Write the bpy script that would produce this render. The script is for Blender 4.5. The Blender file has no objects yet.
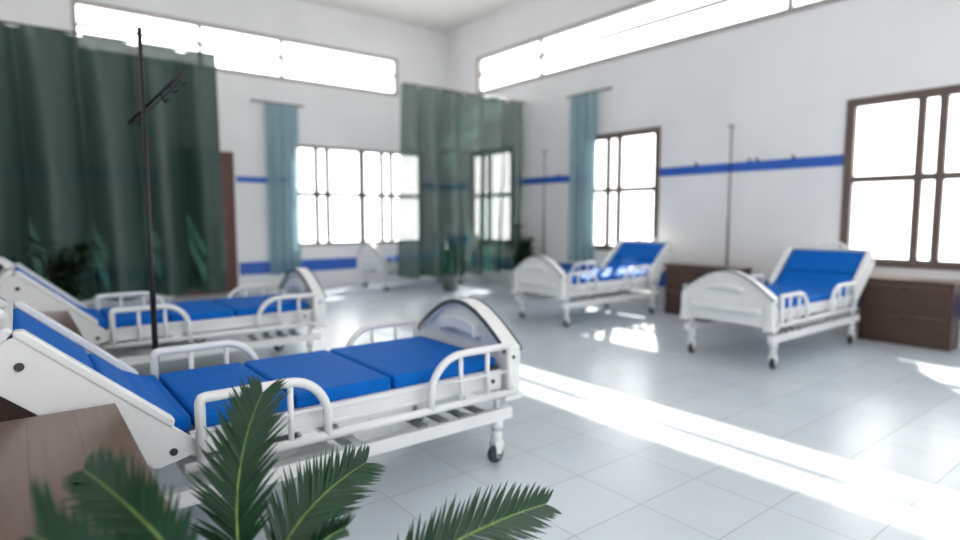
import bpy, math, random
from mathutils import Vector, Matrix

S = bpy.context.scene
COL = S.collection
PI = math.pi

# ------------------------------------------------------------------ view
S.view_settings.view_transform = 'Standard'
S.view_settings.look = 'None'
S.view_settings.gamma = 1.0
S.view_settings.use_curve_mapping = False
S.view_settings.exposure = 0.48

# ------------------------------------------------------------------ room measures (metres)
RW, FW, CZ = 8.03, 11.54, 5.605          # right wall, far wall, ceiling
LW, BW = -1.3, -3.0                     # left wall, back wall
CL0, CL1 = 4.025, 4.825                     # clerestory band
WZ0, WZ1 = 0.835, 2.825                   # windows

# ------------------------------------------------------------------ materials
def new_mat(name):
    m = bpy.data.materials.new(name)
    m.use_nodes = True
    nt = m.node_tree
    nt.nodes.clear()
    out = nt.nodes.new('ShaderNodeOutputMaterial')
    return m, nt, out

def N(nt, kind, **kw):
    n = nt.nodes.new(kind)
    for k, v in kw.items():
        if k in n.inputs:
            n.inputs[k].default_value = v
        else:
            setattr(n, k, v)
    return n

def rgba(c):
    return (c[0], c[1], c[2], 1.0)

def plain(name, c, rough=0.5, metal=0.0, var=0.06, scale=6.0, bump=0.0, spec=0.5):
    """principled with a slight noise variation of the colour"""
    m, nt, out = new_mat(name)
    p = N(nt, 'ShaderNodeBsdfPrincipled', Roughness=rough, Metallic=metal)
    p.inputs['Specular IOR Level'].default_value = spec
    tc = N(nt, 'ShaderNodeTexCoord')
    nz = N(nt, 'ShaderNodeTexNoise', Scale=scale, Detail=4.0)
    nt.links.new(tc.outputs['Object'], nz.inputs['Vector'])
    r = N(nt, 'ShaderNodeValToRGB')
    r.color_ramp.elements[0].position = 0.3
    r.color_ramp.elements[1].position = 0.7
    r.color_ramp.elements[0].color = rgba([x * (1 - var) for x in c])
    r.color_ramp.elements[1].color = rgba([min(1, x * (1 + var)) for x in c])
    nt.links.new(nz.outputs['Fac'], r.inputs['Fac'])
    nt.links.new(r.outputs['Color'], p.inputs['Base Color'])
    if bump:
        b = N(nt, 'ShaderNodeBump', Strength=bump, Distance=0.01)
        n2 = N(nt, 'ShaderNodeTexNoise', Scale=scale * 12, Detail=3.0)
        nt.links.new(tc.outputs['Object'], n2.inputs['Vector'])
        nt.links.new(n2.outputs['Fac'], b.inputs['Height'])
        nt.links.new(b.outputs['Normal'], p.inputs['Normal'])
    nt.links.new(p.outputs[0], out.inputs['Surface'])
    return m

def wood(name, c1, c2, rough=0.4, along='Y'):
    m, nt, out = new_mat(name)
    p = N(nt, 'ShaderNodeBsdfPrincipled', Roughness=rough)
    tc = N(nt, 'ShaderNodeTexCoord')
    mp = N(nt, 'ShaderNodeMapping')
    sc = {'X': (1.2, 26, 26), 'Y': (26, 1.2, 26), 'Z': (26, 26, 1.2)}[along]
    mp.inputs['Scale'].default_value = sc
    nz = N(nt, 'ShaderNodeTexNoise', Scale=1.6, Detail=8.0, Roughness=0.65)
    r = N(nt, 'ShaderNodeValToRGB')
    r.color_ramp.elements[0].position = 0.32
    r.color_ramp.elements[1].position = 0.68
    r.color_ramp.elements[0].color = rgba(c1)
    r.color_ramp.elements[1].color = rgba(c2)
    L = nt.links.new
    L(tc.outputs['Object'], mp.inputs['Vector'])
    L(mp.outputs['Vector'], nz.inputs['Vector'])
    L(nz.outputs['Fac'], r.inputs['Fac'])
    # boards: thin dark joints
    br = N(nt, 'ShaderNodeTexBrick', Scale=1.0)
    br.offset = 0.37
    br.inputs['Color1'].default_value = (1, 1, 1, 1)
    br.inputs['Color2'].default_value = (0.86, 0.86, 0.86, 1)
    br.inputs['Mortar'].default_value = (0.62, 0.62, 0.62, 1)
    br.inputs['Mortar Size'].default_value = 0.003
    br.inputs['Brick Width'].default_value = 0.9
    br.inputs['Row Height'].default_value = 0.13
    m2 = N(nt, 'ShaderNodeMapping')
    m2.inputs['Rotation'].default_value = (0, 0, PI / 2 if along == 'Y' else 0)
    L(tc.outputs['Object'], m2.inputs['Vector'])
    L(m2.outputs['Vector'], br.inputs['Vector'])
    mx = N(nt, 'ShaderNodeMixRGB', blend_type='MULTIPLY')
    mx.inputs['Fac'].default_value = 1.0
    L(r.outputs['Color'], mx.inputs['Color1'])
    L(br.outputs['Color'], mx.inputs['Color2'])
    L(mx.outputs['Color'], p.inputs['Base Color'])
    b = N(nt, 'ShaderNodeBump', Strength=0.15, Distance=0.003)
    L(nz.outputs['Fac'], b.inputs['Height'])
    L(b.outputs['Normal'], p.inputs['Normal'])
    L(p.outputs[0], out.inputs['Surface'])
    return m

def tile_floor():
    m, nt, out = new_mat('floor_tiles')
    L = nt.links.new
    p = N(nt, 'ShaderNodeBsdfPrincipled')
    tc = N(nt, 'ShaderNodeTexCoord')
    mp = N(nt, 'ShaderNodeMapping')
    mp.inputs['Location'].default_value = (-1.8904, -2.5697, 0)
    br = N(nt, 'ShaderNodeTexBrick', Scale=1.0)
    br.offset = 0.0
    br.squash = 1.0
    br.inputs['Brick Width'].default_value = 0.4771
    br.inputs['Row Height'].default_value = 0.415
    br.inputs['Mortar Size'].default_value = 0.0035
    br.inputs['Mortar Smooth'].default_value = 0.3
    br.inputs['Color1'].default_value = (0.54, 0.60, 0.66, 1)
    br.inputs['Color2'].default_value = (0.575, 0.635, 0.69, 1)
    br.inputs['Mortar'].default_value = (0.40, 0.43, 0.46, 1)
    L(tc.outputs['Object'], mp.inputs['Vector'])
    L(mp.outputs['Vector'], br.inputs['Vector'])
    nz = N(nt, 'ShaderNodeTexNoise', Scale=2.3, Detail=5.0)
    L(tc.outputs['Object'], nz.inputs['Vector'])
    r = N(nt, 'ShaderNodeValToRGB')
    r.color_ramp.elements[0].color = (0.9, 0.9, 0.9, 1)
    r.color_ramp.elements[1].color = (1.05, 1.05, 1.05, 1)
    L(nz.outputs['Fac'], r.inputs['Fac'])
    mx = N(nt, 'ShaderNodeMixRGB', blend_type='MULTIPLY')
    mx.inputs['Fac'].default_value = 1.0
    L(br.outputs['Color'], mx.inputs['Color1'])
    L(r.outputs['Color'], mx.inputs['Color2'])
    L(mx.outputs['Color'], p.inputs['Base Color'])
    r2 = N(nt, 'ShaderNodeMapRange')
    r2.inputs['To Min'].default_value = 0.22
    r2.inputs['To Max'].default_value = 0.28
    L(nz.outputs['Fac'], r2.inputs['Value'])
    L(r2.outputs['Result'], p.inputs['Roughness'])
    b = N(nt, 'ShaderNodeBump', Strength=0.35, Distance=0.004)
    b.invert = True
    L(br.outputs['Fac'], b.inputs['Height'])
    L(b.outputs['Normal'], p.inputs['Normal'])
    L(p.outputs[0], out.inputs['Surface'])
    return m

def cloth(name, c, clear=0.15, trans=0.4):
    """thin woven cloth: diffuse, light shining through, and open weave one can see through"""
    m, nt, out = new_mat(name)
    L = nt.links.new
    tc = N(nt, 'ShaderNodeTexCoord')
    nz = N(nt, 'ShaderNodeTexNoise', Scale=5.0, Detail=5.0)
    mp = N(nt, 'ShaderNodeMapping')
    mp.inputs['Scale'].default_value = (6, 6, 0.7)
    L(tc.outputs['Object'], mp.inputs['Vector'])
    L(mp.outputs['Vector'], nz.inputs['Vector'])
    r = N(nt, 'ShaderNodeValToRGB')
    r.color_ramp.elements[0].color = rgba([x * 0.8 for x in c])
    r.color_ramp.elements[1].color = rgba([x * 1.2 for x in c])
    L(nz.outputs['Fac'], r.inputs['Fac'])
    d = N(nt, 'ShaderNodeBsdfDiffuse')
    t = N(nt, 'ShaderNodeBsdfTranslucent')
    L(r.outputs['Color'], d.inputs['Color'])
    L(r.outputs['Color'], t.inputs['Color'])
    m1 = N(nt, 'ShaderNodeMixShader', Fac=trans)
    L(d.outputs[0], m1.inputs[1])
    L(t.outputs[0], m1.inputs[2])
    tr = N(nt, 'ShaderNodeBsdfTransparent')
    gl = N(nt, 'ShaderNodeBsdfGlossy', Roughness=0.42)
    mg = N(nt, 'ShaderNodeMixShader', Fac=0.045)
    L(m1.outputs[0], mg.inputs[1])
    L(gl.outputs[0], mg.inputs[2])
    m2 = N(nt, 'ShaderNodeMixShader', Fac=clear)
    L(mg.outputs[0], m2.inputs[1])
    L(tr.outputs[0], m2.inputs[2])
    L(m2.outputs[0], out.inputs['Surface'])
    return m

def glass():
    m, nt, out = new_mat('window_glass')
    L = nt.links.new
    g = N(nt, 'ShaderNodeBsdfGlossy', Roughness=0.03)
    t = N(nt, 'ShaderNodeBsdfTransparent')
    nz = N(nt, 'ShaderNodeTexNoise', Scale=1.5)
    r = N(nt, 'ShaderNodeValToRGB')
    r.color_ramp.elements[0].color = (0.90, 0.92, 0.93, 1)
    r.color_ramp.elements[1].color = (0.96, 0.97, 0.97, 1)
    L(nz.outputs['Fac'], r.inputs['Fac'])
    L(r.outputs['Color'], t.inputs['Color'])
    mx = N(nt, 'ShaderNodeMixShader', Fac=0.05)
    L(t.outputs[0], mx.inputs[1])
    L(g.outputs[0], mx.inputs[2])
    L(mx.outputs[0], out.inputs['Surface'])
    return m

def leafmat(name, c, rough=0.35):
    m, nt, out = new_mat(name)
    L = nt.links.new
    tc = N(nt, 'ShaderNodeTexCoord')
    nz = N(nt, 'ShaderNodeTexNoise', Scale=14.0, Detail=3.0)
    L(tc.outputs['Object'], nz.inputs['Vector'])
    r = N(nt, 'ShaderNodeValToRGB')
    r.color_ramp.elements[0].color = rgba([x * 0.6 for x in c])
    r.color_ramp.elements[1].color = rgba([x * 1.4 for x in c])
    L(nz.outputs['Fac'], r.inputs['Fac'])
    p = N(nt, 'ShaderNodeBsdfPrincipled', Roughness=rough)
    L(r.outputs['Color'], p.inputs['Base Color'])
    t = N(nt, 'ShaderNodeBsdfTranslucent')
    L(r.outputs['Color'], t.inputs['Color'])
    mx = N(nt, 'ShaderNodeMixShader', Fac=0.15)
    L(p.outputs[0], mx.inputs[1])
    L(t.outputs[0], mx.inputs[2])
    L(mx.outputs[0], out.inputs['Surface'])
    return m

M = dict(
    wall=plain('painted_wall', (0.78, 0.775, 0.785), 0.75, var=0.03, scale=1.2, bump=0.05),
    ceil=plain('ceiling_plaster', (0.78, 0.75, 0.71), 0.85, var=0.03, scale=1.0),
    blue_band=plain('blue_band_paint', (0.016, 0.105, 0.48), 0.45, var=0.08, scale=2.0),
    frame=plain('window_frame_paint', (0.11, 0.078, 0.066), 0.5, var=0.12),
    clframe=plain('clerestory_frame', (0.34, 0.31, 0.30), 0.5, var=0.08),
    door=wood('door_wood', (0.075, 0.020, 0.014), (0.12, 0.032, 0.022), 0.4, 'Z'),
    white=plain('white_enamel', (0.73, 0.74, 0.75), 0.32, var=0.03, scale=4.0),
    grey=plain('grey_enamel', (0.47, 0.50, 0.52), 0.4, var=0.05),
    dark=plain('dark_rubber', (0.03, 0.034, 0.038), 0.5, var=0.15),
    slat=plain('slat_grey', (0.22, 0.23, 0.24), 0.5),
    trim=plain('dark_edge_trim', (0.06, 0.07, 0.075), 0.45, var=0.1),
    steel=plain('dark_steel', (0.018, 0.019, 0.022), 0.4, metal=0.6, var=0.1),
    blue=plain('blue_vinyl', (0.002, 0.115, 0.47), 0.6, var=0.05, scale=9.0, bump=0.02, spec=0.08),
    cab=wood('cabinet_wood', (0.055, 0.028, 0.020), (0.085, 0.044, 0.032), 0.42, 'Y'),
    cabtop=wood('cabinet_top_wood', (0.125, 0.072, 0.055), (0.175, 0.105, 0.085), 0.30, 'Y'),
    green=cloth('green_curtain_cloth', (0.022, 0.062, 0.050), 0.04, 0.35),
    sheer=cloth('sheer_green_cloth', (0.030, 0.085, 0.066), 0.21, 0.40),
    pale=cloth('pale_blue_cloth', (0.25, 0.41, 0.47), 0.22, 0.4),
    glass=glass(),
    leaf=leafmat('palm_leaflet', (0.010, 0.050, 0.020), 0.3),
    rachis=plain('palm_rachis', (0.13, 0.22, 0.045), 0.4, var=0.3, scale=40),
    bush=leafmat('bush_leaf', (0.014, 0.045, 0.018), 0.4),
    pot=plain('clay_pot', (0.30, 0.16, 0.10), 0.7, var=0.15),
    greypot=plain('grey_pot', (0.20, 0.21, 0.22), 0.6, var=0.1),
    soil=plain('potting_soil', (0.03, 0.02, 0.014), 0.95, var=0.4, scale=40, bump=0.5),
    bark=plain('palm_bark', (0.09, 0.055, 0.035), 0.9, var=0.4, scale=30, bump=0.6),
    floor=tile_floor(),
)

# ------------------------------------------------------------------ mesh collector
class MB:
    def __init__(self):
        self.v, self.f, self.sm = [], [], []

    def add(self, vs, fs, smooth=False, mat=None):
        o = len(self.v)
        self.v += [tuple(mat @ Vector(p)) if mat else tuple(p) for p in vs]
        self.f += [tuple(i + o for i in q) for q in fs]
        self.sm += [smooth] * len(fs)
        return self

    def box(self, x0, x1, y0, y1, z0, z1, mat=None):
        vs = [(x, y, z) for x in (x0, x1) for y in (y0, y1) for z in (z0, z1)]
        fs = [(0, 1, 3, 2), (4, 6, 7, 5), (0, 4, 5, 1), (2, 3, 7, 6), (0, 2, 6, 4), (1, 5, 7, 3)]
        return self.add(vs, fs, False, mat)

    def prism(self, poly, a0, a1, axis='Y', smooth=False):
        """poly of 2-D points; axis 'Y': (x,z) points extruded in y; 'X': (y,z) points in x; 'Z': (x,y) in z"""
        def P(p, a):
            return {'Y': (p[0], a, p[1]), 'X': (a, p[0], p[1]), 'Z': (p[0], p[1], a)}[axis]
        n = len(poly)
        vs = [P(p, a0) for p in poly] + [P(p, a1) for p in poly]
        fs = [tuple(range(n)), tuple(range(2 * n - 1, n - 1, -1))]
        fs += [(i, i + n, (i + 1) % n + n, (i + 1) % n) for i in range(n)]
        return self.add(vs, fs, smooth)

    def band(self, outer, inner, a0, a1, axis='X', closed=False):
        """strip between two polylines of equal length, extruded"""
        n = len(outer)
        def P(p, a):
            return {'Y': (p[0], a, p[1]), 'X': (a, p[0], p[1]), 'Z': (p[0], p[1], a)}[axis]
        vs = [P(p, a0) for p in outer] + [P(p, a0) for p in inner] + [P(p, a1) for p in outer] + [P(p, a1) for p in inner]
        fs = []
        for i in range(n if closed else n - 1):
            j = (i + 1) % n
            fs += [(i, j, j + n, i + n), (2 * n + i, 3 * n + i, 3 * n + j, 2 * n + j),
                   (i, 2 * n + i, 2 * n + j, j), (n + i, n + j, 3 * n + j, 3 * n + i)]
        if not closed:
            fs += [(0, n, 3 * n, 2 * n), (n - 1, 3 * n - 1, 4 * n - 1, 2 * n - 1)]
        return self.add(vs, fs)

    def tube(self, pts, r, seg=12, cap=True):
        pts = [Vector(p) for p in pts]
        rs = r if isinstance(r, (list, tuple)) else [r] * len(pts)
        vs, fs = [], []
        up = None
        for i, p in enumerate(pts):
            a = pts[max(0, i - 1)]
            b = pts[min(len(pts) - 1, i + 1)]
            t = (b - a).normalized()
            if up is None:
                up = Vector((0, 0, 1)) if abs(t.z) < 0.9 else Vector((1, 0, 0))
            s = t.cross(up).normalized()
            up = s.cross(t).normalized()
            # widen at bends so the tube keeps its thickness
            k = 1.0
            if 0 < i < len(pts) - 1:
                c = (pts[i] - a).normalized().dot(t)
                k = 1.0 / max(c, 0.6)
            for j in range(seg):
                an = 2 * PI * j / seg
                vs.append(p + (s * math.cos(an) + up * math.sin(an)) * rs[i] * k)
        for i in range(len(pts) - 1):
            for j in range(seg):
                k = (j + 1) % seg
                fs.append((i * seg + j, i * seg + k, (i + 1) * seg + k, (i + 1) * seg + j))
        self.add(vs, fs, True)
        if cap:
            n = len(pts)
            self.add(vs[:seg], [tuple(range(seg - 1, -1, -1))])
            self.add(vs[(n - 1) * seg:], [tuple(range(seg))])
        return self

    def lathe(self, prof, cx=0, cy=0, seg=24, axis='Z', at=(0, 0, 0)):
        """prof of (radius, height)"""
        vs, fs = [], []
        n = len(prof)
        for r, h in prof:
            for j in range(seg):
                a = 2 * PI * j / seg
                x, y = r * math.cos(a), r * math.sin(a)
                if axis == 'Z':
                    vs.append((cx + x, cy + y, h))
                elif axis == 'Y':
                    vs.append((at[0] + x, at[1] + h, at[2] + y))
                else:
                    vs.append((at[0] + h, at[1] + x, at[2] + y))
        for i in range(n - 1):
            for j in range(seg):
                k = (j + 1) % seg
                fs.append((i * seg + j, i * seg + k, (i + 1) * seg + k, (i + 1) * seg + j))
        self.add(vs, fs, True)
        self.add(vs[:seg], [tuple(range(seg - 1, -1, -1))])
        self.add(vs[-seg:], [tuple(range(seg))])
        return self

    def build(self, name, m, parent=None, bevel=0.0, seg=2, loc=None, label=None, fix=True):
        me = bpy.data.meshes.new(name)
        me.from_pydata([tuple(p) for p in self.v], [], self.f)
        me.polygons.foreach_set('use_smooth', self.sm)
        me.materials.append(m)
        me.update()
        if fix:
            import bmesh
            b = bmesh.new()
            b.from_mesh(me)
            bmesh.ops.remove_doubles(b, verts=b.verts, dist=1e-5)
            bmesh.ops.recalc_face_normals(b, faces=b.faces)
            b.to_mesh(me)
            b.free()
        o = bpy.data.objects.new(name, me)
        COL.objects.link(o)
        if parent:
            o.parent = parent
        if loc:
            o.location = loc
        if bevel:
            md = o.modifiers.new('bevel', 'BEVEL')
            md.width = bevel
            md.segments = seg
            md.limit_method = 'ANGLE'
            md.angle_limit = math.radians(35)
            md.harden_normals = False
        if label:
            o['label'] = label
        return o

def tag(o, label, cat, group=None, kind=None):
    o['label'] = label
    o['category'] = cat
    if group:
        o['group'] = group
    if kind:
        o['kind'] = kind
    return o

def thing(name, label, cat, loc=(0, 0, 0), rz=0.0, group=None):
    o = bpy.data.objects.new(name, None)
    COL.objects.link(o)
    o.location = loc
    o.rotation_euler = (0, 0, rz)
    o.empty_display_size = 0.2
    return tag(o, label, cat, group)

def copy_tree(o, parent=None):
    c = o.copy()
    COL.objects.link(c)
    if parent:
        c.parent = parent
    for ch in list(o.children):
        copy_tree(ch, c)
    return c

# ------------------------------------------------------------------ the setting
def wall(name, fixed, a0, a1, z0, z1, holes, axis, thick, label):
    """wall lying in plane axis=fixed; thick points away from the room; holes (a0,a1,z0,z1)"""
    As = sorted({a0, a1, *[h[0] for h in holes], *[h[1] for h in holes]})
    Zs = sorted({z0, z1, *[h[2] for h in holes], *[h[3] for h in holes]})
    def P(a, z, d):
        return (fixed + d, a, z) if axis == 'X' else (a, fixed + d, z)
    def solid(i, j):
        if not (0 <= i < len(As) - 1 and 0 <= j < len(Zs) - 1):
            return False
        ca, cz = (As[i] + As[i + 1]) / 2, (Zs[j] + Zs[j + 1]) / 2
        return not any(h[0] < ca < h[1] and h[2] < cz < h[3] for h in holes)
    mb = MB()
    for i in range(len(As) - 1):
        for j in range(len(Zs) - 1):
            if not solid(i, j):
                continue
            A0, A1, Z0, Z1 = As[i], As[i + 1], Zs[j], Zs[j + 1]
            for d in (0, thick):
                mb.add([P(A0, Z0, d), P(A1, Z0, d), P(A1, Z1, d), P(A0, Z1, d)], [(0, 1, 2, 3)])
            for (di, dj, q) in ((-1, 0, ((A0, Z0), (A0, Z1))), (1, 0, ((A1, Z0), (A1, Z1))),
                                (0, -1, ((A0, Z0), (A1, Z0))), (0, 1, ((A0, Z1), (A1, Z1)))):
                if not solid(i + di, j + dj):
                    mb.add([P(*q[0], 0), P(*q[1], 0), P(*q[1], thick), P(*q[0], thick)], [(0, 1, 2, 3)])
    o = mb.build(name, M['wall'])
    return tag(o, label, 'wall', kind='structure')

far_windows = [(4.35, 5.83), (5.83, 7.33)]
right_windows = [(1.55, 3.05), (5.70, 7.17), (9.18, 10.66)]
cl_far = (0.86, 6.72)
cl_right = (-2.2, 10.40)
added_cl_left = (-2.2, 10.40)  # opening added in the unseen left wall to brighten the room
added_cl_back = (-0.4, 7.2)  # added high opening behind the camera, out of view, for extra daylight
added_back_windows = [(-1.0, 0.65), (0.70, 2.35), (2.40, 4.05), (4.10, 5.75), (5.80, 7.45)]  # invented openings behind the camera, sized to raise the room light
TH = 0.14
wall('wall_far', FW, LW - TH, RW + TH, 0, CZ,
     [(a, b, WZ0, WZ1) for a, b in far_windows] + [(cl_far[0], cl_far[1], CL0, CL1)] + [(2.22, 3.14, 0.0, 2.52)],
     'Y', TH, 'far white wall with blue bands, windows and a door')
wall('wall_right', RW, BW, FW, 0, CZ,
     [(a, b, WZ0, WZ1) for a, b in right_windows] + [(cl_right[0], cl_right[1], CL0, CL1)],
     'X', TH, 'long white wall on the right behind the row of beds')
wall('wall_left', LW, BW, FW, 0, CZ, [(*added_cl_left, CL0, CL1)], 'X', -TH, 'white wall behind the heads of the left beds')
wall('wall_back', BW, LW - TH, RW + TH, 0, CZ, [(a, b, WZ0, 3.6) for a, b in added_back_windows] + [(*added_cl_back, CL0, CL1)], 'Y', -TH, 'white wall behind the camera')
o = MB().box(LW - TH, RW + TH, BW - TH, FW + TH, -0.12, 0).build('floor', M['floor'])
tag(o, 'glossy pale blue grey square tile floor', 'floor', kind='structure')
o = MB().box(LW - TH, RW + TH, BW - TH, FW + TH, CZ, CZ + 0.15).build('ceiling', M['ceil'])
tag(o, 'plain cream plaster ceiling', 'ceiling', kind='structure')

# windows: frame with its bars, and one pane
def window(name, axis, fixed, a0, a1, z0, z1, vs, hs, bar, mat, label, depth=0.07, inset=0.02, edge=1.2):
    def B(mb, A0, A1, Z0, Z1, d0, d1):
        if axis == 'X':
            mb.box(fixed + d0, fixed + d1, A0, A1, Z0, Z1)
        else:
            mb.box(A0, A1, fixed + d0, fixed + d1, Z0, Z1)
    mb = MB()
    e = bar * edge
    B(mb, a0, a0 + e, z0, z1, -inset, depth)
    B(mb, a1 - e, a1, z0, z1, -inset, depth)
    B(mb, a0 + e, a1 - e, z0, z0 + e, -inset, depth)
    B(mb, a0 + e, a1 - e, z1 - e, z1, -inset, depth)
    for v in vs:
        B(mb, v - bar / 2, v + bar / 2, z0 + e, z1 - e, 0.0, depth * 0.85)
    for h in hs:
        B(mb, a0 + e, a1 - e, h - bar / 2, h + bar / 2, depth * 0.07, depth * 0.78)
    o = mb.build(name, mat)
    tag(o, label, 'window', kind='structure')
    g = MB()
    B(g, a0 + 0.02, a1 - 0.02, z0 + 0.02, z1 - 0.02, depth * 0.45, depth * 0.53)
    g.build('pane', M['glass'], o)
    return o

ZM = 1.865
wl = ['brown framed window on the far wall, beside the pale blue curtain',
      'brown framed window on the far wall, partly behind the sheer green curtain']
for i, (a, b) in enumerate(far_windows):
    window('window_%d' % (i + 1), 'Y', FW, a, b, WZ0, WZ1, [a + 0.475, a + 0.71], [ZM], 0.085, M['frame'], wl[i], edge=0.6)
wl = ['large brown framed window at the right edge behind the near cabinet',
      'brown framed window on the right wall beside the pale blue curtain',
      'window on the right wall hidden behind the sheer green curtain']
for i, (a, b) in enumerate(right_windows):
    window('window_%d' % (i + 3), 'X', RW, a, b, WZ0, WZ1, [b - 0.76, b - 0.96] if i == 0 else [a + 0.82, a + 1.055], [ZM], 0.078, M['frame'], wl[i])
window('window_6', 'Y', FW, *cl_far, CL0, CL1, [2.73, 4.18], [4.455], 0.055, M['clframe'], 'long clerestory window strip high on the far wall')
window('window_7', 'X', RW, *cl_right, CL0, CL1, [8.43, 3.8, 0.2], [4.455], 0.06, M['clframe'], 'long clerestory window strip high on the right wall')

window('window_8', 'X', LW, *added_cl_left, CL0, CL1, [8.43, 5.9, 3.8, 1.6, -0.4], [4.455], 0.04, M['clframe'], 'added clerestory strip high on the unseen left wall, letting in more daylight', depth=-0.07, inset=-0.02)  # added out of view as an extra daylight source
window('window_9', 'Y', BW, *added_cl_back, CL0, CL1, [1.6, 3.8, 5.6], [4.455], 0.04, M['clframe'], 'added clerestory strip high on the unseen wall behind the camera, letting in more daylight', depth=-0.07, inset=-0.02)  # added strip, never in view, brightens the room from behind
for i, (a, b) in enumerate(added_back_windows):
    window('window_%d' % (i + 10), 'Y', BW, a, b, WZ0, 3.6, [a + 0.55, a + 0.80], [ZM, 2.8], 0.045, M['frame'], 'added tall brown framed window in the unseen wall behind the camera, letting in more daylight, ' + ['nearest the left wall', 'second from the left wall', 'middle one', 'second from the right wall', 'nearest the right wall'][i], depth=-0.07, inset=-0.02)  # added windows out of view, there to fill the room with daylight

# blue painted bands
def bands(name, axis, fixed, segs, z0, z1, label):
    mb = MB()
    for a, b in segs:
        if axis == 'X':
            mb.box(fixed - 0.014, fixed, a, b, z0, z1)
        else:
            mb.box(a, b, fixed - 0.014, fixed, z0, z1)
    o = mb.build(name, M['blue_band'])
    tag(o, label, 'wall band', kind='structure')
bands('trim_1', 'Y', FW, [(LW, 2.1), (3.26, 4.34), (7.34, RW)], 2.055, 2.165, 'upper blue band across the far wall')
bands('trim_2', 'Y', FW, [(LW, 2.1), (3.26, RW)], 0.315, 0.555, 'lower wide blue band across the far wall')
bands('trim_3', 'X', RW, [(BW, 1.54), (3.06, 5.69), (7.18, 9.17), (10.67, FW)], 2.045, 2.175, 'upper blue band along the right wall')
bands('trim_4', 'X', RW, [(BW, FW)], 0.315, 0.555, 'lower blue band along the right wall behind the beds')

# door
d = MB()
d.box(2.22, 3.14, FW - 0.01, FW + 0.05, 0.0, 2.52)
d.box(2.30, 3.06, FW - 0.022, FW - 0.01, 0.15, 1.0)
d.box(2.30, 3.06, FW - 0.022, FW - 0.01, 1.15, 2.35)
o = d.build('door_1', M['door'], bevel=0.006)
tag(o, 'dark red brown door in the far wall beside the green curtain', 'door', kind='structure')
f = MB()
f.box(2.14, 2.22, FW - 0.03, FW + 0.02, 0, 2.6).box(3.14, 3.22, FW - 0.03, FW + 0.02, 0, 2.6).box(2.22, 3.14, FW - 0.03, FW + 0.02, 2.52, 2.6)
f.build('door_frame', M['door'], o, bevel=0.004)

# ------------------------------------------------------------------ hospital bed
HW = 0.47          # half width

def arch(off=0.0):
    """outline of the footboard arch, from one shoulder to the other, moved inwards by off"""
    half = [(0.47, 0.615), (0.47, 0.640), (0.375, 0.713), (0.285, 0.775), (0.19, 0.828), (0.10, 0.861), (0.035, 0.872)]
    pts = half + [(-y, z) for y, z in reversed(half)]
    cy, cz = 0.0, 0.50
    out = []
    for y, z in pts:
        d = math.hypot(y - cy, z - cz)
        k = (d - off) / d
        out.append((cy + (y - cy) * k, cz + (z - cz) * k))
    return out

def arc(cx, cz, r, a0, a1, n=8):
    return [(cx + r * math.cos(math.radians(a0 + (a1 - a0) * i / n)), cz + r * math.sin(math.radians(a0 + (a1 - a0) * i / n))) for i in range(n + 1)]

PV, PZ = 1.83, 0.465                       # backrest pivot
CA, SA = math.cos(math.radians(42)), math.sin(math.radians(42))
def st(s, t):
    return (PV + s * CA - t * SA, PZ + s * SA + t * CA)

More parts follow.
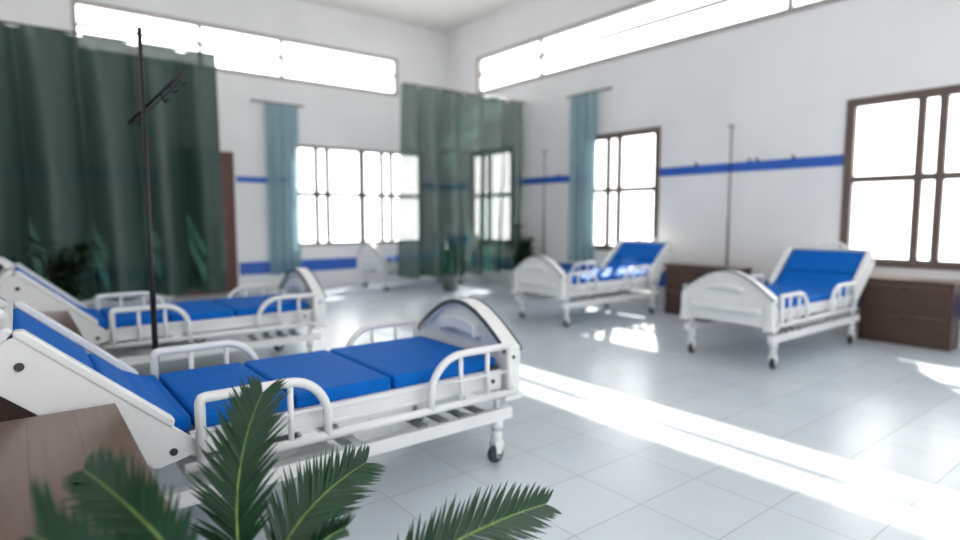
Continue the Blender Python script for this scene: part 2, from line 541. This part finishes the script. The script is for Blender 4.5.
def make_bed():
    r = thing('hospital_bed', '', 'bed', (0, 0, 0), 0, 'adjustable hospital beds in the ward')
    W, G, D = M['white'], M['grey'], M['dark']
    # --- footboard
    A0 = arch(0.03)
    pan = [(-0.44, 0.365)] + [(0.44, 0.365)] + A0
    fb = MB().prism(pan, 0.03, 0.075, 'X').build('footboard', M['white'], r, bevel=0.004)
    rim = MB().band(arch(0), arch(0.035), 0.0, 0.11, 'X').build('rim', W, fb, bevel=0.005)
    et = MB()
    et.band(arch(0.0), arch(0.026), 0.108, 0.116, 'X')
    et.band(arch(-0.004), arch(0.010), -0.008, 0.004, 'X')
    et.build('edge_trim', M['trim'], fb)
    for s in (-1, 1):
        y0, y1 = sorted((s * 0.40, s * 0.472))
        MB().box(0.0, 0.112, y0, y1, 0.375, 0.618).build('corner_post', W, fb, bevel=0.008)
        y0, y1 = sorted((s * 0.388, s * 0.482))
        MB().box(-0.008, 0.122, y0, y1, 0.335, 0.378).build('post_foot', W, fb, bevel=0.006)
        MB().lathe([(0.011, -0.004), (0.011, 0.004)], seg=12, axis='Y', at=(0.055, s * 0.473, 0.585)).build('bolt', D, fb)
    # handle mouldings: inner and outer face
    def molding(a, y_half, z0, z1, rise, x0, x1):
        n = 10
        top = [(-y_half + 2 * y_half * i / n, z1 + rise * (1 - (2 * i / n - 1) ** 2)) for i in range(n + 1)]
        bot = [(-y_half + 2 * y_half * i / n, z0 + rise * (1 - (2 * i / n - 1) ** 2)) for i in range(n + 1)]
        return a.band(top, bot, x0, x1, 'X')
    molding(MB(), 0.19, 0.655, 0.735, 0.03, 0.07, 0.13).build('inner_handle', W, fb, bevel=0.012, seg=3)
    molding(MB(), 0.17, 0.68, 0.73, 0.022, -0.035, 0.035).build('outer_handle', W, fb, bevel=0.012, seg=3)
    MB().box(-0.03, 0.035, -0.35, 0.35, 0.485, 0.54).build('lower_moulding', W, fb, bevel=0.014, seg=3)
    # --- deck side panels
    for s in (-1, 1):
        mb = MB()
        y0, y1 = sorted((s * 0.395, s * 0.43))
        mb.box(0.11, 1.76, y0, y1, 0.415, 0.515)
        y0, y1 = sorted((s * 0.43, s * 0.442))
        mb.box(0.25, 1.70, y0, y1, 0.422, 0.440)
        mb.box(0.25, 1.70, y0, y1, 0.492, 0.510)
        sp = mb.build('side_panel', W, r, bevel=0.004)
        y0, y1 = sorted((s * 0.425, s * 0.462))
        br = MB().box(0.135, 0.235, y0, y1, 0.415, 0.525).build('bracket', W, sp, bevel=0.004)
        MB().box(0.15, 0.215, y0, y1, 0.525, 0.545).build('catch', D, sp, bevel=0.004)
        MB().lathe([(0.013, -0.004), (0.013, 0.004)], seg=12, axis='Y', at=(0.20, s * 0.463, 0.465)).build('bolt', D, sp)
    dk = MB().box(0.11, 1.80, -0.395, 0.395, 0.485, 0.508).build('deck', G, r)
    # --- long rails and guards
    for s in (-1, 1):
        y = s * 0.50
        MB().tube([(0.06, y, 0.396), (1.80, y, 0.396)], 0.021, 10).build('side_rail', W, r)
        g = MB()
        p = [(0.10, 0.665), (0.42, 0.665)] + arc(0.44, 0.465, 0.20, 85, 5, 9) + [(0.64, 0.40)]
        g.tube([(u, y, z) for u, z in p], 0.020, 12)
        g.tube([(0.115, y, 0.665), (0.115, y, 0.40)], 0.018, 10)
        for u in (0.27, 0.45):
            g.tube([(u, y, 0.66), (u, y, 0.40)], 0.013, 10)
        g.tube([(0.12, y, 0.52), (0.64, y, 0.52)], 0.008, 8)
        g.build('foot_guard', W, r)
        g = MB()
        p = [(1.735, 0.40), (1.735, 0.655), (1.728, 0.668), (1.715, 0.672)] + [(1.40, 0.672)] + arc(1.38, 0.492, 0.18, 95, 175, 9) + [(1.20, 0.40)]
        g.tube([(u, y, z) for u, z in p], 0.021, 12)
        for u in (1.555, 1.37):
            g.tube([(u, y, 0.66), (u, y, 0.40)], 0.013, 10)
        g.tube([(1.73, y, 0.53), (1.205, y, 0.53)], 0.007, 8)
        g.build('head_guard', W, r)
        for u in (0.35, 1.25):
            MB().box(u, u + 0.07, min(s * 0.43, s * 0.50), max(s * 0.43, s * 0.50), 0.405, 0.425).build('guard_mount', W, r)
    # --- lower frame
    fr = MB()
    for s in (-1, 1):
        y0, y1 = sorted((s * 0.405, s * 0.462))
        fr.box(0.05, 2.06, y0, y1, 0.222, 0.290)
    for u in (0.98, 1.90):
        fr.box(u, u + 0.05, -0.41, 0.41, 0.228, 0.284)
    lf = fr.build('lower_frame', W, r, bevel=0.004)
    for u in (0.24, 0.36, 0.49, 0.62):
        for s in (-1, 1):
            y0, y1 = sorted((s * 0.30, s * 0.44))
            MB().box(u, u + 0.055, y0, y1, 0.290, 0.300).box(u, u + 0.055, y0, y0 + 0.012, 0.300, 0.325).build('frame_bracket', M['slat'], lf)
    n = 24
    ov = [(1.42 + 0.27 * math.cos(2 * PI * i / n), 0.34 * math.sin(2 * PI * i / n)) for i in range(n)]
    ii = [(1.42 + 0.25 * math.cos(2 * PI * i / n), 0.32 * math.sin(2 * PI * i / n)) for i in range(n)]
    t = MB().band(ov, ii, 0.262, 0.312, 'Z', closed=True)
    t.prism(ii, 0.262, 0.268, 'Z')
    t.build('oval_tray', G, r)
    MB().box(1.10, 1.75, -0.41, 0.41, 0.248, 0.262).build('tray_shelf', W, lf)
    # --- legs with castors
    for u in (0.14, 1.93):
        for s in (-1, 1):
            y = s * 0.425
            lg = MB()
            lg.lathe([(0.020, 0.285), (0.020, 0.42)], cx=u, cy=y, seg=16)
            lg.lathe([(0.036, 0.165), (0.036, 0.225)], cx=u, cy=y, seg=18)
            lg.lathe([(0.025, 0.128), (0.030, 0.136), (0.030, 0.166)], cx=u, cy=y, seg=18)
            l = lg.build('leg', W, r)
            fk = MB().box(u - 0.032, u + 0.032, y - 0.030, y + 0.030, 0.105, 0.130)
            for q in (-1, 1):
                fk.prism([(u - 0.032, 0.12), (u + 0.032, 0.12), (u + 0.018, 0.035), (u - 0.002, 0.035)], y + q * 0.030 - 0.004, y + q * 0.030 + 0.004, 'Y')
            fk.build('fork', W, l, bevel=0.003)
            MB().lathe([(0.036, -0.021), (0.050, -0.014), (0.052, 0), (0.050, 0.014), (0.036, 0.021)], seg=22, axis='Y', at=(u + 0.010, y, 0.052)).build('wheel', D, l)
            MB().lathe([(0.010, -0.038), (0.010, 0.038)], seg=12, axis='Y', at=(u + 0.010, y, 0.052)).build('axle_bolt', M['trim'], l)
    # --- backrest
    bk = MB().prism([st(0.0, -0.03), st(0.70, -0.03), st(0.70, -0.005), st(0.0, -0.005)], -0.43, 0.43, 'Y').build('backrest', G, r)
    for s in (-1, 1):
        y0, y1 = sorted((s * 0.436, s * 0.466))
        pl = MB().prism([st(-0.10, 0.078), st(-0.085, 0.045), st(0.0, -0.075), st(0.02, -0.085), st(0.46, -0.105), st(0.68, -0.105), st(0.70, -0.08), st(0.71, 0.04), st(0.69, 0.078)], y0, y1, 'Y')
        sp = pl.build('side_plate', W, bk, bevel=0.004)
        y0, y1 = sorted((s * 0.415, s * 0.474))
        MB().prism([st(0.06, 0.07), st(0.70, 0.07), st(0.71, 0.085), st(0.69, 0.105), st(0.08, 0.105)], y0, y1, 'Y').build('plate_lip', W, bk, bevel=0.008)
        for ss in (0.0, 0.62):
            c = st(ss, 0.0)
            MB().lathe([(0.015, -0.005), (0.015, 0.005)], seg=14, axis='Y', at=(c[0], s * 0.467, c[1])).build('bolt', D, bk)
        a, b = st(0.50, -0.09), (2.00, 0.26)
        MB().tube([(a[0], s * 0.40, a[1]), (b[0], s * 0.40, b[1])], 0.014, 8).build('support_strut', W, bk)
    c0 = st(0.715, -0.06)
    MB().prism([st(0.705, -0.10), st(0.735, -0.10), st(0.745, 0.03), st(0.735, 0.085), st(0.705, 0.085)], -0.45, 0.45, 'Y').build('top_bar', W, bk, bevel=0.01, seg=3)
    p = []
    for i in range(13):
        a = i / 12
        y = -0.17 + 0.34 * a
        h = 0.075 * (1 - (2 * a - 1) ** 4)
        c = st(0.74 + h, 0.075)
        p.append((c[0], y, c[1]))
    MB().tube(p, 0.02, 10).build('push_handle', W, bk)
    # --- mattress sections
    B = M['blue']
    def cushion(poly, name='mattress_section'):
        return MB().prism(poly, -0.405, 0.405, 'Y').build(name, B, r, bevel=0.02, seg=4)
    zt, zb = 0.582, 0.510
    cushion([(0.125, zb), (0.80, zb), (0.80, zt), (0.125, zt)])
    cushion([(0.812, zb), (1.31, zb), (1.31, zt), (0.812, zt)])
    cushion([(1.322, zb), (1.735, zb), (1.735, zt), (1.322, zt)])
    low = [st(0.33, 0.002), st(0.33, 0.074)]
    cushion([(1.747, zb), (1.79, zb + 0.0), low[0], low[1], st(0.16, 0.076), (1.862, 0.612), (1.825, 0.592), (1.785, zt), (1.747, zt)])
    cushion([st(0.345, 0.002), st(0.695, 0.002), st(0.695, 0.074), st(0.345, 0.074)])
    for o in r.children_recursive:
        for v in o.data.vertices:
            if v.co.z > 0.145:
                v.co.z += 0.032
    return r

FXL, FXR = 2.27, 5.365
bed = make_bed()
spots = [
    (FXL, 2.53 + HW, PI, 'nearest blue and white hospital bed in the foreground, behind the palm'),
    (FXL, 5.30 + HW, PI, 'blue and white hospital bed behind the foreground bed, in front of the dark green curtain'),
    (FXR, 2.565 + HW, 0, 'raised blue and white hospital bed beside the cabinet under the large right window'),
    (FXR, 5.21 + HW, 0, 'raised blue and white hospital bed on the right, before the pale blue curtain'),
    (FXR, 9.97 + HW, 0, 'distant white hospital bed mostly hidden behind the sheer green curtain'),
]
for i, (x, y, rz, lab) in enumerate(spots):
    b = bed if i == 0 else copy_tree(bed)
    b.location = (x, y, 0)
    b.rotation_euler = (0, 0, rz)
    b['label'] = lab

# ------------------------------------------------------------------ bedside cabinets
def cabinet(w, dep, h, front, loc, label):
    """local: front faces -x (front=-1) or +x (front=1), width in y from 0 to w, depth in x from 0 away from the front"""
    r = thing('bedside_cabinet', label, 'cabinet', loc, 0, 'brown wooden bedside cabinets')
    s = -front
    X = lambda a, b: sorted((a * s, b * s))
    mb = MB()
    x0, x1 = X(0.02, dep)
    mb.box(x0, x1, 0.015, w - 0.015, 0.0, h - 0.035)
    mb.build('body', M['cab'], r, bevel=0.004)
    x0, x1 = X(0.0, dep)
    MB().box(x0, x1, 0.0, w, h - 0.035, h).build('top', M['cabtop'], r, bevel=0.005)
    zs = [(0.04, h * 0.47), (h * 0.49, h - 0.06)]
    for z0, z1 in zs:
        x0, x1 = X(0.004, 0.022)
        dr = MB().box(x0, x1, 0.05, w - 0.05, z0, z1).build('drawer', M['cab'], r, bevel=0.005)
        x0, x1 = X(-0.008, 0.006)
        MB().box(x0, x1, 0.06, w - 0.06, z1 - 0.022, z1 - 0.004).build('drawer_lip', M['cabtop'], dr, bevel=0.004)
        MB().lathe([(0.012, 0.004 * s), (0.009, -0.008 * s), (0.017, -0.018 * s), (0.012, -0.026 * s)], seg=14, axis='X', at=(0, w / 2, z1 - 0.055)).build('knob', M['steel'], dr)
    return r
cabinet(1.18, 0.60, 0.745, 1, (0.250, 1.31, 0), 'wooden cabinet in the foreground left with the palm leaves over its top')
cabinet(1.18, 0.60, 0.745, 1, (0.262, 4.02, 0), 'wooden cabinet at the left between the two left beds')
cabinet(0.90, 0.34, 0.735, -1, (7.66, 1.79, 0), 'dark brown two drawer cabinet at the right edge under the large window')
cabinet(1.15, 0.34, 0.735, -1, (7.46, 4.03, 0), 'brown cabinet between the two raised beds on the right')

# ------------------------------------------------------------------ drip stands
def drip_stand(loc, h, label, bar=None, rad=0.012, foot=0.22):
    r = thing('drip_stand', label, 'drip stand', loc, 0, 'thin dark drip stands')
    MB().tube([(0, 0, 0.05), (0, 0, h * 0.52), (0, 0, h * 0.53), (0, 0, h)], [rad * 1.35, rad * 1.35, rad, rad * 0.9], 12).build('pole', M['steel'], r)
    for k in range(5):
        a = 2 * PI * k / 5 + 0.3
        lg = MB().tube([(0, 0, 0.07), (foot * math.cos(a), foot * math.sin(a), 0.045)], 0.011, 8).build('leg', M['steel'], r)
        MB().lathe([(0.012, -0.008), (0.022, -0.005), (0.022, 0.005), (0.012, 0.008)], seg=14, axis='Y', at=(foot * math.cos(a), foot * math.sin(a), 0.022)).build('castor', M['dark'], lg)
    if bar:
        p, q = Vector(bar[0]), Vector(bar[1])
        cb = MB().tube([p, q], 0.012, 10).build('cross_bar', M['steel'], r)
        off = Vector((0, 0, -0.035))
        MB().tube([p.lerp(q, 0.12) + off, p.lerp(q, 0.97) + off], 0.004, 6).build('hook_wire', M['steel'], cb)
        for k in (0.14, 0.62, 0.80, 0.95):
            c = p.lerp(q, k)
            MB().tube([c, c + Vector((0, 0.0, -0.035)), c + Vector((0.012, -0.012, -0.055)), c + Vector((0.03, -0.03, -0.04))], 0.006, 8).build('hook', M['steel'], cb)
    else:
        MB().tube([(-0.10, 0, h - 0.02), (-0.09, 0, h - 0.04), (0, 0, h - 0.05), (0.09, 0, h - 0.04), (0.10, 0, h - 0.02)], 0.005, 8).build('hook', M['steel'], r)
    return r
PX, PY = 0.588, 3.78
drip_stand((PX, PY, 0), 2.45, 'tall dark drip stand with a slanted hook bar behind the foreground bed', bar=((-0.055, 0.12, -0.0 + 1.95), (0.165, -0.20, 2.20)), rad=0.012, foot=0.20)
drip_stand((7.915, 4.46, 0), 2.70, 'thin drip stand pole against the right wall behind the brown cabinet', rad=0.010, foot=0.085)
drip_stand((7.60, 7.85, 0), 2.63, 'thin drip stand pole near the right wall beside the sheer curtain', rad=0.010, foot=0.20)

# ------------------------------------------------------------------ curtains
def curtain(name, axis, fixed, a0, a1, z0, z1, amp, wl, mat, rod, label, group, seed=0, sag=0.0, gather=0.0):
    rnd = random.Random(seed)
    ph = [rnd.uniform(0, 6.28) for _ in range(6)]
    r = thing(name, label, 'curtain', ((a0 + a1) / 2, fixed, 0) if axis == 'Y' else (fixed, (a0 + a1) / 2, 0), 0, group)
    mid = (a0 + a1) / 2
    na = max(24, int((a1 - a0) / wl * 26))
    nz = 44
    vs, fs = [], []
    for j in range(nz + 1):
        t = j / nz
        z = z0 + (z1 - z0) * t
        k = 0.45 + 0.55 * (1 - t) ** 0.6
        for i in range(na + 1):
            u = i / na
            a = a0 + (a1 - a0) * u
            w = 2 * PI * a / wl + 0.8 * math.sin(2.1 * a + ph[0]) + 0.5 * math.sin(0.8 * z + ph[1] + a)
            sw = math.sin(w)
            d = amp * k * (sw - 0.25 * math.sin(2 * w)) + 0.4 * amp * (1 - t) * math.sin(2.6 * a + ph[2] + 0.6 * z)
            aa = a + 0.35 * amp * k * math.cos(w) * (0 if i in (0, na) else 1)
            aa += gather * (1 - t) * (mid - a)
            zz = z - sag * 0.5 * (1 - math.cos(2 * PI * (a - a0) / 0.29)) * (t ** 8) * 0.3
            if j == 0:
                zz += 0.012 * math.sin(w)
            vs.append((aa - mid, d, zz) if axis == 'Y' else (d, aa - mid, zz))
    for j in range(nz):
        for i in range(na):
            q = j * (na + 1) + i
            fs.append((q, q + 1, q + na + 2, q + na + 1))
    c = MB().add(vs, fs, True).build('cloth', mat, r, fix=False)
    e0, e1 = rod
    p = [(a0 - mid - e0, 0, z1 + 0.012), (a1 - mid + e1, 0, z1 + 0.012)]
    if axis == 'X':
        p = [(0, x, z) for x, _, z in p]
    MB().tube(p, 0.014, 10).build('rod', M['steel'], r)
    return r
curtain('divider_curtain', 'Y', 8.80, LW + 0.02, 2.27, 0.385, 3.605, 0.20, 0.56, M['green'], (0.0, 0.01), 'dark green dividing curtain at the left behind the second bed', 'green dividing curtains', 3)
curtain('divider_curtain', 'Y', 8.80, 5.22, RW - 0.03, 0.365, 3.625, 0.17, 0.46, M['sheer'], (0.0, 0.0), 'sheer green dividing curtain in the room corner with windows showing through', 'green dividing curtains', 8)
curtain('window_curtain', 'Y', FW - 0.10, 3.78, 4.44, 0.295, 3.545, 0.030, 0.20, M['pale'], (0.24, 0.12), 'narrow pale blue curtain on the far wall beside the door', 'pale blue window curtains', 5, gather=0.04)
curtain('window_curtain', 'X', RW - 0.10, 6.90, 7.54, 0.605, 3.535, 0.030, 0.20, M['pale'], (0.30, 0.10), 'narrow pale blue curtain on the right wall beside a window', 'pale blue window curtains', 6, gather=0.04)

# ------------------------------------------------------------------ hooks above the blue band on the right wall
hl = ['small dark wall hook above the blue band, close to the large right window',
      'small dark wall hook above the blue band, right one of the close pair',
      'small dark wall hook above the blue band, left one of the close pair',
      'small dark wall hook above the blue band, close to the smaller right wall window',
      'small dark wall hook above the blue band, beside the sheer green curtain']
for i, y in enumerate((3.65, 4.13, 4.235, 5.05, 7.90)):
    h = MB()
    h.box(RW - 0.012, RW, y - 0.015, y + 0.015, 2.15, 2.20)
    h.tube([(RW - 0.008, y, 2.19), (RW - 0.04, y, 2.175), (RW - 0.055, y, 2.195), (RW - 0.05, y, 2.225)], 0.008, 8)
    tag(h.build('wall_hook', M['steel']), hl[i], 'hook', 'wall hooks over the blue band')

# ------------------------------------------------------------------ palm in the foreground
def bez(p0, p1, p2, n):
    p0, p1, p2 = Vector(p0), Vector(p1), Vector(p2)
    return [(p0 * (1 - t) ** 2 + p1 * 2 * t * (1 - t) + p2 * t * t) for t in [i / n for i in range(n + 1)]]

def frond(parent, p0, p1, p2, ll, side, seed, start=0.22, pairs=44, width=0.0095, label=None):
    """rachis along a curve with two rows of narrow leaflets"""
    rnd = random.Random(seed)
    n = 60
    P = bez(p0, p1, p2, n)
    side = Vector(side).normalized()
    mb = MB()
    for k in range(pairs):
        t = start + (1 - start) * (k + 0.5) / pairs
        i = min(n - 1, int(t * n))
        base = P[i].lerp(P[i + 1], t * n - i)
        tan = (P[min(n, i + 1)] - P[max(0, i - 1)]).normalized()
        s = (side - tan * side.dot(tan)).normalized()
        up = s.cross(tan).normalized()
        tt = (t - start) / (1 - start)
        L0 = ll * (0.62 + 0.50 * math.sin(PI * min(1, 0.15 + tt * 0.7))) * (1.0 - 0.30 * tt ** 4)
        for sg in (-1, 1):
            L = L0 * rnd.uniform(0.86, 1.10)
            fwd = 1.05 + 1.0 * tt + rnd.uniform(-0.12, 0.12)
            d = (s * sg + tan * fwd + up * rnd.uniform(0.0, 0.30)).normalized()
            e = (tan - d * tan.dot(d)).normalized()
            nn = d.cross(e)
            m = 6
            vs = []
            curl = rnd.uniform(0.05, 0.22) * (1 - 0.6 * tt)
            for q in range(m + 1):
                w = q / m
                c = base + d * L * w - up * (0.09 * L * w * w) + s * sg * (curl * L * w * w)
                hw = width * 0.5 * (0.7 + 1.0 * w * (1 - w) * 2) * (1 - w ** 5) + 0.0003
                vs += [c - e * hw, c + nn * hw * 0.5, c + e * hw]
            fs = []
            for q in range(m):
                a = q * 3
                fs += [(a, a + 1, a + 4, a + 3), (a + 1, a + 2, a + 5, a + 4)]
            mb.add(vs, fs, True)
    f = mb.build('frond', M['leaf'], parent, fix=False)
    rs = [0.0075 * (1 - 0.75 * i / n) for i in range(n + 1)]
    rb = MB().tube(P, rs, 8)
    rb.build('rachis', M['rachis'], f)
    return f

CR = (0.47, 1.40, 0.22)
palm = thing('potted_palm', 'dark green palm with feathered fronds in the bottom foreground, beside the cabinet', 'plant', (CR[0], CR[1], 0))
def rel(p):
    return (p[0] - CR[0], p[1] - CR[1], p[2])
MB().lathe([(0.085, 0.0), (0.10, 0.02), (0.125, 0.17), (0.135, 0.17), (0.135, 0.19), (0.115, 0.19), (0.11, 0.155)], seg=28).build('pot', M['pot'], palm)
MB().lathe([(0.111, 0.14), (0.111, 0.158)], seg=24).build('soil', M['soil'], palm)
MB().lathe([(0.05, 0.15), (0.06, 0.19), (0.045, 0.235), (0.02, 0.26)], seg=16).build('trunk', M['bark'], palm)
c = rel((CR[0], CR[1], 0.22))
RIGHT = (0.789, -0.615, 0)
fr = [
    # control point, tip, leaflet length, leaflet side axis, where the leaflets start
    ((0.285, 1.430, 0.690), (0.524, 1.68, 0.922), 0.150, RIGHT, 0.43),
    ((0.190, 1.054, 0.893), (0.085, 1.48, 0.885), 0.105, (0.8, -0.3, 0.5), 0.50),
    ((0.020, 0.969, 0.985), (-0.010, 1.24, 0.880), 0.105, (0.8, -0.3, 0.5), 0.50),
    ((0.300, 1.380, 0.656), (0.812, 1.62, 0.662), 0.145, (0.5, -0.5, -0.6), 0.50),
    ((0.600, 1.179, 0.650), (1.240, 1.26, 0.540), 0.135, (0.3, 0.6, 0.7), 0.45),
    ((0.395, 1.220, 0.707), (0.602, 1.33, 0.645), 0.08, (0.5, 0.4, -0.6), 0.5),
    ((0.46, 1.10, 0.50), (0.52, 0.93, 0.56), 0.11, RIGHT, 0.4),
    ((0.36, 1.15, 0.55), (0.24, 0.98, 0.62), 0.10, (0.6, -0.4, 0.5), 0.4),
]
for i, (p1, p2, ll, sd, st0) in enumerate(fr):
    frond(palm, rel(CR), rel(p1), rel(p2), ll, sd, 20 + i, start=st0, pairs=36)

# ------------------------------------------------------------------ leafy plants by the curtains
def bush(loc, h, rad, label, seed, n=260, group='dark leafy potted plants by the curtains'):
    rnd = random.Random(seed)
    r = thing('potted_bush', label, 'plant', loc, 0, group)
    MB().lathe([(0.12, 0), (0.17, 0.28), (0.185, 0.28), (0.185, 0.31), (0.16, 0.31), (0.155, 0.27)], seg=22).build('pot', M['greypot'], r)
    MB().lathe([(0.156, 0.25), (0.156, 0.275)], seg=20).build('soil', M['soil'], r)
    st_ = MB()
    tips = []
    for k in range(9):
        a = rnd.uniform(0, 6.28)
        q = rnd.uniform(0.3, 0.8) * rad
        tip = Vector((q * math.cos(a), q * math.sin(a), h * rnd.uniform(0.65, 0.95)))
        P = bez((0.04 * math.cos(a), 0.04 * math.sin(a), 0.26), (q * 0.3 * math.cos(a), q * 0.3 * math.sin(a), h * 0.55), tip, 8)
        st_.tube(P, [0.010 - 0.0008 * i for i in range(9)], 6)
        tips.append(P)
    st_.build('stems', M['bark'], r)
    lf = MB()
    for k in range(n):
        P = tips[k % 9]
        b = P[rnd.randint(2, 8)]
        a = rnd.uniform(0, 6.28)
        d = Vector((math.cos(a), math.sin(a), rnd.uniform(-0.2, 1.1))).normalized()
        L = rnd.uniform(0.5, 1.0) * rad * 0.75
        s = d.cross(Vector((0, 0, 1))).normalized()
        vs, m = [], 4
        for q in range(m + 1):
            w = q / m
            c_ = b + d * L * w - Vector((0, 0, 0.35 * L * w * w))
            hw = 0.16 * L * math.sin(PI * min(0.98, 0.08 + 0.9 * w))
            vs += [c_ - s * hw, c_ - Vector((0, 0, 0.05 * L)) * (1 - w), c_ + s * hw]
        fs = []
        for q in range(m):
            i = q * 3
            fs += [(i, i + 1, i + 4, i + 3), (i + 1, i + 2, i + 5, i + 4)]
        lf.add(vs, fs, True)
    lf.build('foliage', M['bush'], r, fix=False)
    return r
bush((0.35, 8.05, 0), 1.25, 0.42, 'dark leafy plant at the left in front of the dark green curtain', 4)
bush((7.45, 8.20, 0), 1.30, 0.42, 'dark leafy plant at the right end of the sheer green curtain', 7)
bush((6.55, 9.35, 0), 1.15, 0.48, 'dark leafy plant standing behind the sheer green curtain', 11)

# ------------------------------------------------------------------ light
w = bpy.data.worlds.new('daylight')
S.world = w
w.use_nodes = True
bg = w.node_tree.nodes['Background']
bg.inputs['Color'].default_value = (1.0, 0.98, 0.955, 1)
bg.inputs['Strength'].default_value = 4.0
sun = bpy.data.lights.new('sun', 'SUN')
sun.energy = 11.0
sun.angle = math.radians(0.7)
sun.color = (1.0, 0.95, 0.87)
so = bpy.data.objects.new('sun', sun)
COL.objects.link(so)
so.rotation_euler = Vector((-1.04, -0.79, -1.0)).to_track_quat('-Z', 'Y').to_euler()
so.location = (14, 10, 9)

# ------------------------------------------------------------------ camera
cam = bpy.data.cameras.new('camera')
co = bpy.data.objects.new('camera', cam)
COL.objects.link(co)
co.location = (0, 0, 1.425)
pitch, yaw = 0.0906, 0.6621
co.rotation_euler = (PI / 2 - pitch, 0, -yaw)
cam.sensor_width = 36
cam.lens = 592.86 / 960 * 36
cam.clip_start = 0.05
cam.dof.use_dof = True
cam.dof.focus_distance = 2.1
cam.dof.aperture_fstop = 0.9
S.camera = co
S.cycles.max_bounces = 12
S.cycles.diffuse_bounces = 6
S.cycles.transparent_max_bounces = 16
S.cycles.caustics_reflective = False
S.cycles.caustics_refractive = False
